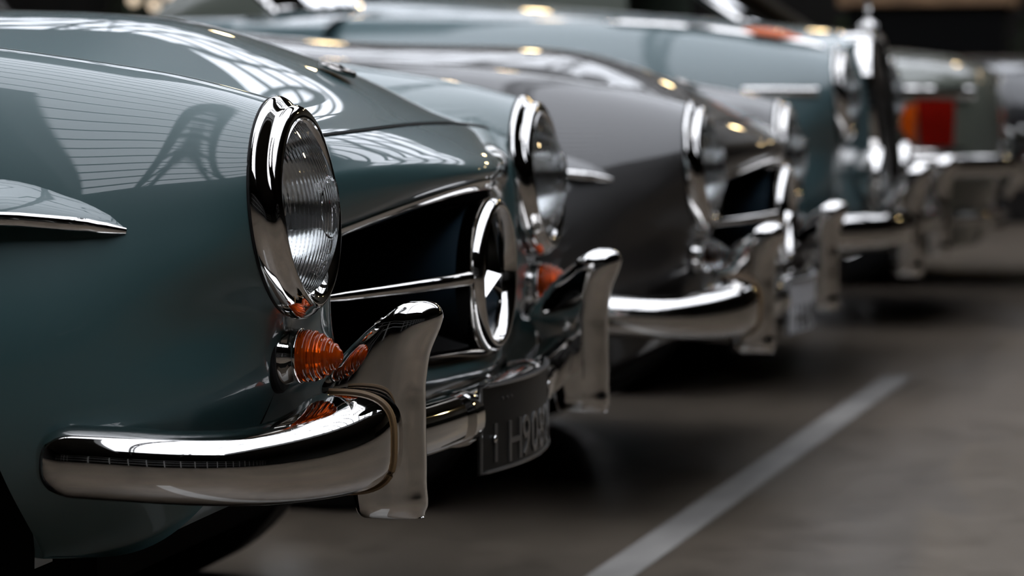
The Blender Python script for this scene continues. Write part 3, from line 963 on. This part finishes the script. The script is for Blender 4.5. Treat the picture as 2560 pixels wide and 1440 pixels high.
def convertible(loc, rz, label, paint):
    c = thing('convertible_car', label, 'car', loc, rz, 'classic cars parked side by side')
    off = np.array([0, HC[0] * .06, .12])
    G = saloon_map(FG)
    FGS = G.reshape(-1, 3); FGS = FGS[FGS[:, 2] > .88]
    G, keep = arch_cut(G, WX, .35, .41)
    body = MB().both(G, mask=keep)
    T3 = np.array([[ringp(t) for t in (180, 205, 230, 255, 280, 300)]]) [0] + off
    S1 = saloon_map(np.array([(.000, -.602, .545), (.0, -.55, .53), (.004, -.50, .545), (.008, -.470, .60), (.0, -.472, .70), (-.035, -.493, .757)]))
    S2 = np.array([(.03, -.50, .52), (.05, -.42, .52), (.055, -.34, .58), (.05, -.30, .70), (.03, -.28, .84), (.0, -.28, .95)])
    body.both(surf(np.stack([T3, S1, S2], axis=1), 40, 12))
    low = [[(-.095, -.70, .40), (-.03, -.68, .44), (.0, -.638, .62)], [(-.06, -.45, .36), (.02, -.45, .42), (.03, -.50, .52)], [(-.05, -.2, .36), (.04, -.2, .40), (.055, -.30, .54)], [(-.05, 0, .36), (.05, 0, .40), (.06, 0, .52)]]
    body.both(surf(np.array(low), 20, 12))
    obj('body_shell', body, paint, c, sharp=50, recalc=False)
    R = []
    for u in np.linspace(0, 1, 40):
        x = -1.38 + 1.42 * u
        zc = lerp1(u, [0, .35, .7, .9, 1], [1.085, 1.055, 1.015, .99, .975])
        yv = lerp1(u, [0, .5, .93, 1], [.46, .47, .50, .29])
        zv = lerp1(x, [-1.38, -.70, -.33, -.035, .04], [.985, .951, .929, .876, .93])
        R.append([(x - .05 * s * s * u, yv * s, zc - (zc - zv) * abs(s) ** 2.0) for s in np.linspace(-1, 1, 41)])
    obj('bonnet', MB().grid(np.array(R)), paint, c)
    # upright radiator shell and mesh
    out = [(0, .985), (.10, .980), (.19, .955), (.245, .90), (.262, .82), (.258, .70), (.245, .58), (.22, .50), (.17, .465), (.08, .455), (0, .455)]
    O = nspline(chord(np.array([(a, b, 0) for a, b in out])), np.array(out), np.linspace(0, chord(np.array([(a, b, 0) for a, b in out]))[-1], 40))
    L = np.array([(.030 + (.985 - z) * .12, -y * 1.09, z) for y, z in O])
    full = np.concatenate([L, (L * [1, -1, 1])[::-1][1:-1]])
    m_ = len(full); Gs = []
    for i, p in enumerate(full):
        t = full[(i + 1) % m_] - full[(i - 1) % m_]; d = np.array([0, t[2], -t[1]]); d /= np.linalg.norm(d)
        if d @ (np.array([0, 0, .72]) - p) < 0: d = -d
        Gs.append([p + [-.17, 0, 0], p + [0, 0, 0], p + d * .002 + [.006, 0, 0], p + d * .007 + [.008, 0, 0], p + d * .011 + [.005, 0, 0], p + d * .014 + [-.01, 0, 0]])
    g = obj('grille_shell', MB().grid(np.array(Gs), cu=True), M['chrome'], c, sharp=60)
    ms = MB(); ms.cap([p * [1, .9, 1] + [.0, 0, (.72 - p[2]) * .1] for p in full])
    obj('grille_backing', ms, M['black'], g, smooth=False)
    bars = MB()
    for z in np.arange(.50, .955, .014):
        hw = float(np.interp(z, O[::-1, 1], O[::-1, 0])) - .016
        if hw > .02: bars.tube([(.036 + (.985 - z) * .12, -hw, z), (.041 + (.985 - z) * .12, 0, z), (.036 + (.985 - z) * .12, hw, z)], .0022, 5)
    for y in np.arange(-.20, .21, .04): bars.tube([(.040 + (.985 - z) * .12, y, z) for z in (.50, .93)], .002, 5)
    obj('grille_mesh', bars, M['chrome_soft'], g)
    obj('grille_centre_bar', MB().tube([(.046, 0, .955), (.104, 0, .47)], .010, 10), M['chrome'], g)
    cap = MB().lathe([(.0, .030), (.012, .030), (.02, .02), (.03, .008), (.045, .006)], 'z', 24, (.01, 0, .985))
    k = obj('radiator_cap', cap, M['chrome'], c)
    st = MB().tube([(.01, .036 * sin(a), 1.066 + .036 * cos(a)) for a in np.linspace(0, 2 * pi, 33)[:-1]], .0035, 8, closed=True)
    q = star_mb(.01, 0, 1.066, .035, .005); st.add(q.v, q.f)
    obj('mascot_star', st, M['chrome'], k)
    # lamps
    for s in (-1, 1):
        h0 = len(bpy.data.objects)
        h = headlamp(c, s, False); h.location = (0, s * -off[1], off[2])
        fl = MB().lathe([(-.11, .01), (-.09, .04), (-.05, .066), (-.01, .076), (.01, .078), (.018, .074), (.02, .068)], 'x', 40, (.075, s * .395, .592))
        f = obj('fog_lamp', fl, M['chrome'], c)
        obj('fog_lens', MB().lathe([(.016, .069), (.024, .05), (.029, .025), (.031, .0005)], 'x', 40, (.075, s * .395, .592)), M['lens'], f)
        obj('fog_reflector', MB().lathe([(.010, .066), (-.03, .045), (-.05, .005)], 'x', 32, (.075, s * .395, .592)), M['mirror'], f)
        # chrome strip and indicator on the crown of the wing
        xs = np.linspace(-.60, -.035, 30)
        def crown(x, y):
            q = FGS[np.argsort((FGS[:, 0] - x) ** 2 + (FGS[:, 1] - y) ** 2)[:5]]; return q[:, 2].mean()
        pth = [(x, -.660, crown(x, -.660) + .003) for x in xs]
        pth = curve(pth[::4] + [pth[-1]], 40)
        tr = MB().tube(pth, [lerp1(i, [0, 3, 36, 39], [.004, .018, .022, .012]) for i in range(40)], 12, ry=[lerp1(i, [0, 3, 36, 39], [.003, .009, .012, .006]) for i in range(40)])
        t = obj('wing_trim', tr if s < 0 else tr.mirrored(), M['chrome'], c)
        il = MB().tube(pth[24:37] + np.array([0, -.004, .006]), [.004, .012, .016, .019, .020, .020, .020, .020, .019, .018, .015, .011, .004], 12, ry=[.003, .008, .012, .014, .015, .016, .016, .016, .015, .013, .011, .008, .003])
        obj('turn_signal', il if s < 0 else il.mirrored(), M['amber_wing'], t)
        pth2 = [(x, body_side_y(x, .690) * 1.06 - .006, .815) for x in np.linspace(-.22, -.035, 12)]
        bt = MB().tube(pth2, .004, 10, ry=.011)
        obj('side_trim', bt if s < 0 else bt.mirrored(), M['chrome'], c)
    # bumper and overriders
    path = curve([(-.28, -.90, .465), (-.12, -.895, .465), (.02, -.85, .465), (.11, -.70, .465), (.15, -.45, .465), (.165, 0, .465), (.15, .45, .465), (.11, .70, .465), (.02, .85, .465), (-.12, .895, .465), (-.28, .90, .465)], 81)
    obj('bumper', MB().sweep(path, [dsec(.045, .044, 20, 2.6, .02)] * 81), M['chrome'], c, sharp=60)
    for s in (-1, 1):
        om = overrider_mb(); om.v = [(x * 1.05 + .062, y * 1.25 + s * .47, (z - .343) * 1.22 + .335) for x, y, z in om.v]
        obj('overrider', om, M['chrome'], c, sharp=50)
        for x in (WX, -3.25): wheel(c, x, s * .75, s, paint, .30)
    obj('underbody', MB().box((-4.2, -.62, .25), (-1.1, .62, .6)).box((-1.1, -.5, .25), (-.1, .5, .80)), M['black'], c)
    # scuttle, rear deck and open cockpit
    for x0, x1, nm in ((-1.3, -1.56, 'scuttle'), (-2.95, -4.15, 'rear_deck')):
        D = []
        for u in np.linspace(0, 1, 20):
            x = x0 + (x1 - x0) * u
            w = .88 - (.12 * u ** 3 if x < -2 else 0)
            zt = .10 if x > -2 else .06 - .22 * u ** 2.5
            D.append([(x, w * cos(t), .935 + zt * sin(t) ** .6) for t in np.linspace(0, pi, 21)])
        obj(nm, MB().grid(np.array(D)), paint, c)
    tub = MB().box((-2.95, -.60, .5), (-1.56, .60, .86))
    obj('cockpit', tub, M['leather'], c)
    W = np.array([[(-1.36 - .38 * v - .14 * s * s, .66 * s * (1 - .10 * v), 1.045 + .37 * v - .02 * s * s) for v in np.linspace(0, 1, 8)] for s in np.linspace(-1, 1, 25)])
    ws = obj('windscreen', MB().grid(W), M['screen'], c, recalc=False)
    obj('windscreen_frame', MB().tube(np.concatenate([W[:, 0], W[-1, 1:], W[::-1, -1][1:], W[0, ::-1][1:-1]]), .014, 8, closed=True), M['chrome'], ws)
    return stand(c)


def rear_saloon(loc, rz, label, paint, cabin=True):
    """a saloon parked tail out: rounded boot, wrap-round tail lamps, bumper, sloping rear window"""
    c = thing('saloon_car' if cabin else 'open_car', label, 'car', loc, rz, 'classic cars parked side by side')
    def outline(z, out=0.0):
        """plan outline of the tail at height z, from the right flank round to the left"""
        k = 1 - .10 * max(0, (z - .72) / .2) ** 2 - .10 * max(0, (.60 - z) / .25) ** 2
        pts = []
        for a in np.linspace(0, pi, 61):
            ca, sa = cos(a), sin(a)
            y = -.84 * k * math.copysign(abs(ca) ** .55, ca) * (1 + out)
            x = -.18 + (.56 * k + out) * abs(sa) ** .80
            pts.append((x, y, z))
        return pts
    zs = [.30, .36, .45, .55, .64, .72, .79, .84, .875]
    rows = [outline(z) for z in zs]
    rows = [[(-4.2, -.78, z)] + [(-2.2, -.86, z)] + r + [(-2.2, .86, z), (-4.2, .78, z)] for r, z in zip(rows, zs)]
    top = []
    for (x, y, z) in rows[-1]: top.append((x - .05 if x > -1 else x, y * .93, .905))
    rows.append(top)
    rows.append([(x - .12 if x > -1 else x, y * .80, .935 if x > -1 else .93) for x, y, z in rows[-2]])
    rows.append([((x + .2) * .45 - .2 if x > -1 else x, y * .35, .958 if x > -1 else .955) for x, y, z in rows[-3]])
    rows.append([((x + .2) * .1 - .25 if x > -1 else x, 0, .965) for x, y, z in rows[-4]])
    obj('body_shell', MB().grid(np.array(rows)), paint, c, sharp=60)
    obj('boot_shut_line', MB().tube([(-.3, -.60, .944), (.08, -.55, .935), (.27, -.40, .915), (.345, 0, .905), (.27, .40, .915), (.08, .55, .935), (-.3, .60, .944)], .003, 6), M['black'], c)
    # tail lamps
    for s in (-1, 1):
        def lens(a0, a1, out):
            A = []
            for z in np.linspace(.640, .790, 10):
                o = np.array(outline(z, out)); f = (z - .640) / .150
                lo = a0 + 3.6 * (1 - f) ** 1.3 if a0 < 8 else a0 + .4 * (1 - f)
                hi = a1 - .3 * (1 - f)
                idx = np.linspace(lo, hi, 14)
                A.append([[np.interp(i, np.arange(61), o[:, k]) for k in range(3)] for i in idx])
            m = MB().grid(np.array(A)); return m if s < 0 else m.mirrored()
        bz = MB()
        o = np.array(outline(.812, .022)); bz.tube(o[4:19], .010, 8, ry=.018)
        b = obj('tail_lamp', bz if s < 0 else bz.mirrored(), M['chrome'], c)
        obj('amber_lens', lens(5.5, 9.3, .020), M['amber_flat'], b)
        obj('red_lens', lens(9.3, 14.6, .020), M['red'], b)
        o2 = np.array(outline(.628, .022)); ft = MB().tube(o2[8:17], .010, 8, ry=.008)
        obj('lamp_foot', ft if s < 0 else ft.mirrored(), M['chrome'], b)
        ov = MB().tube([(.395, s * .42, .47), (.425, s * .42, .54), (.425, s * .42, .64), (.405, s * .42, .69)], [.02, .032, .032, .02], 14)
        obj('overrider', ov, M['chrome'], c)
        for x in (-.85, -3.5): wheel(c, x, s * .72, s, M['chrome_soft'], .30)
    P = np.array(outline(.575, .05)); P[:, 2] = .575
    P = P[3:58]
    obj('bumper', MB().sweep(P, [dsec(.03, .036, 16, 2.6, .02)] * len(P)), M['chrome'], c, sharp=60)
    P2 = np.array(outline(.40, .03))[5:56]
    obj('lower_trim', MB().sweep(P2, [dsec(.015, .018, 12, 2.4, .02)] * len(P2)), M['chrome_soft'], c, sharp=60)
    if not cabin: return stand(c)
    W = np.array([[(-.18 - .62 * v - .12 * s * s, .66 * s * (1 - .12 * v), .965 + .40 * v - .02 * s * s) for v in np.linspace(0, 1, 8)] for s in np.linspace(-1, 1, 25)])
    ws = obj('rear_window', MB().grid(W), M['screen'], c, recalc=False)
    obj('window_frame', MB().tube(np.concatenate([W[:, 0], W[-1, 1:], W[::-1, -1][1:], W[0, ::-1][1:-1]]), .016, 8, closed=True), M['chrome'], ws)
    Rf = []
    for u in np.linspace(0, 1, 16):
        x = -.84 - 1.7 * u
        Rf.append([(x, .66 * cos(a), .95 + (.45 - .25 * max(0, u - .75) ** 2 / .06) * sin(a) ** .45) for a in np.linspace(0, pi, 25)])
    obj('roof', MB().grid(np.array(Rf)), paint, c)
    obj('cabin_floor', MB().box((-2.6, -.6, .5), (-.35, .6, .93)), M['black'], c)
    return stand(c)


convertible((.124, 4.273, 0), 0, 'pale teal vintage convertible with a tall dark radiator grille, third from the camera', M['pale'])
rear_saloon((.03, 6.32, 0), 0, 'grey green vintage saloon parked tail out with an amber and red tail lamp', M['green'])
rear_saloon((.52, 8.35, 0), 0, 'low black vintage car parked tail out beyond the grey green saloon', M['black_paint'], False)


# ------------------------------------------------------------------ the back of the hall
for i, (x, y) in enumerate(((-7.5, 15), (-5.2, 17), (-3.0, 14.5), (-1.2, 16.5), (.8, 15.5), (3.0, 17), (5.2, 15))):
    pendant((x, y, 4.1 + .25 * (i % 3)), 3.9 - .25 * (i % 3), M['warm_bulb'], 'warm pendant lamp hanging over the far aisle of the hall', .11)

LAMPS = [(-6.10, 15.0, 1.42, 'd', 'small dim globe lamp at the far left, above the nearest roadster bonnet'), (-5.90, 15.2, 1.46, 'd', 'small dim globe lamp, highest of the four at the far left'),
         (-5.80, 14.6, 1.37, 'd', 'small dim globe lamp, lowest of the four at the far left'), (-5.60, 15.1, 1.40, 'd', 'small dim globe lamp, rightmost of the four at the far left'),
         (-2.33, 15.0, 1.42, 'd', 'small dim globe lamp above the pale convertible, left of the bright one'), (-1.96, 15.0, 1.39, 'w', 'bright yellow globe lamp above the pale convertible bonnet'),
         (-.52, 15.0, 1.23, 'd', 'tan globe lamp below the timber counter top'), (-.28, 15.3, 1.23, 'p', 'larger pale greenish globe lamp near the right end of the counter'), (-.85, 15.4, 1.17, 'd', 'dim tan globe lamp just right of the tall radiator grille')]
for i, (x, y, z, k, lab) in enumerate(LAMPS):
    t = thing('globe_lamp', lab, 'lamp', (x, y, GROUND), 0, 'globe lamps in the dark background')
    r = .035 if k != 'p' else .10
    obj('globe', MB().ball((0, 0, z), r, 16, 10), M[{'d': 'dim_bulb', 'w': 'yellow_bulb', 'p': 'pale_bulb'}[k]], t)
    obj('post', MB().tube([(0, 0, 0), (0, 0, z - r)], .012, 6), M['enamel'], t)
    obj('base', MB().lathe([(.0, .14), (.015, .14), (.03, .02)], 'z', 24), M['enamel'], t)

t = thing('display_counter', 'long timber counter top on a dark base behind the green saloon', 'counter', (-.4, 13.0, GROUND))
obj('counter_top', MB().box((-.5, -.35, 1.27), (.5, .35, 1.37)), M['wood'], t, bevel=.01)
obj('counter_base', MB().box((-.45, -.3, 0), (.45, .3, 1.27)), M['black'], t, bevel=.01)
for i, (x, y, h) in enumerate(((-3.3, 13.2, 1.5), (-.95, 15.8, 1.5), (.35, 13.6, 1.3), (-6.6, 16.5, 1.6))):
    lab = ['dark green potted shrub behind the pale convertible bonnet', 'dark green potted shrub left of the timber counter', 'dark green potted shrub right of the timber counter', 'dark green potted shrub at the far left behind the roadsters'][i]
    t = thing('potted_shrub', lab, 'plant', (x, y, GROUND), 0, 'potted shrubs at the back of the hall')
    obj('pot', MB().lathe([(0, .18), (.4, .24), (.42, .26), (.44, .25), (.40, .20), (.38, .001)], 'z', 32), M['pot'], t)
    rnd = random.Random(i); lf = MB()
    for k in range(420):
        a, b = rnd.uniform(0, 2 * pi), rnd.uniform(-.9, 1); rr = .34 * rnd.uniform(.5, 1) ** .5
        p = np.array([rr * cos(a) * sqrt(1 - b * b * .8), rr * sin(a) * sqrt(1 - b * b * .8), .44 + (h - .44) * (.52 + .48 * b)])
        u = np.array([rnd.uniform(-1, 1) for _ in range(3)]); u /= np.linalg.norm(u); v = np.cross(u, [.3, .5, .8]); v /= np.linalg.norm(v)
        lf.add([p, p + u * .035 + v * .018, p + u * .08, p + u * .035 - v * .018], [(0, 1, 2, 3)])
    obj('foliage', lf, M['leaf'], t, smooth=False)
    obj('stem', MB().tube([(0, 0, .38), (.02, .01, h * .75)], .018, 6), M['wood'], t)
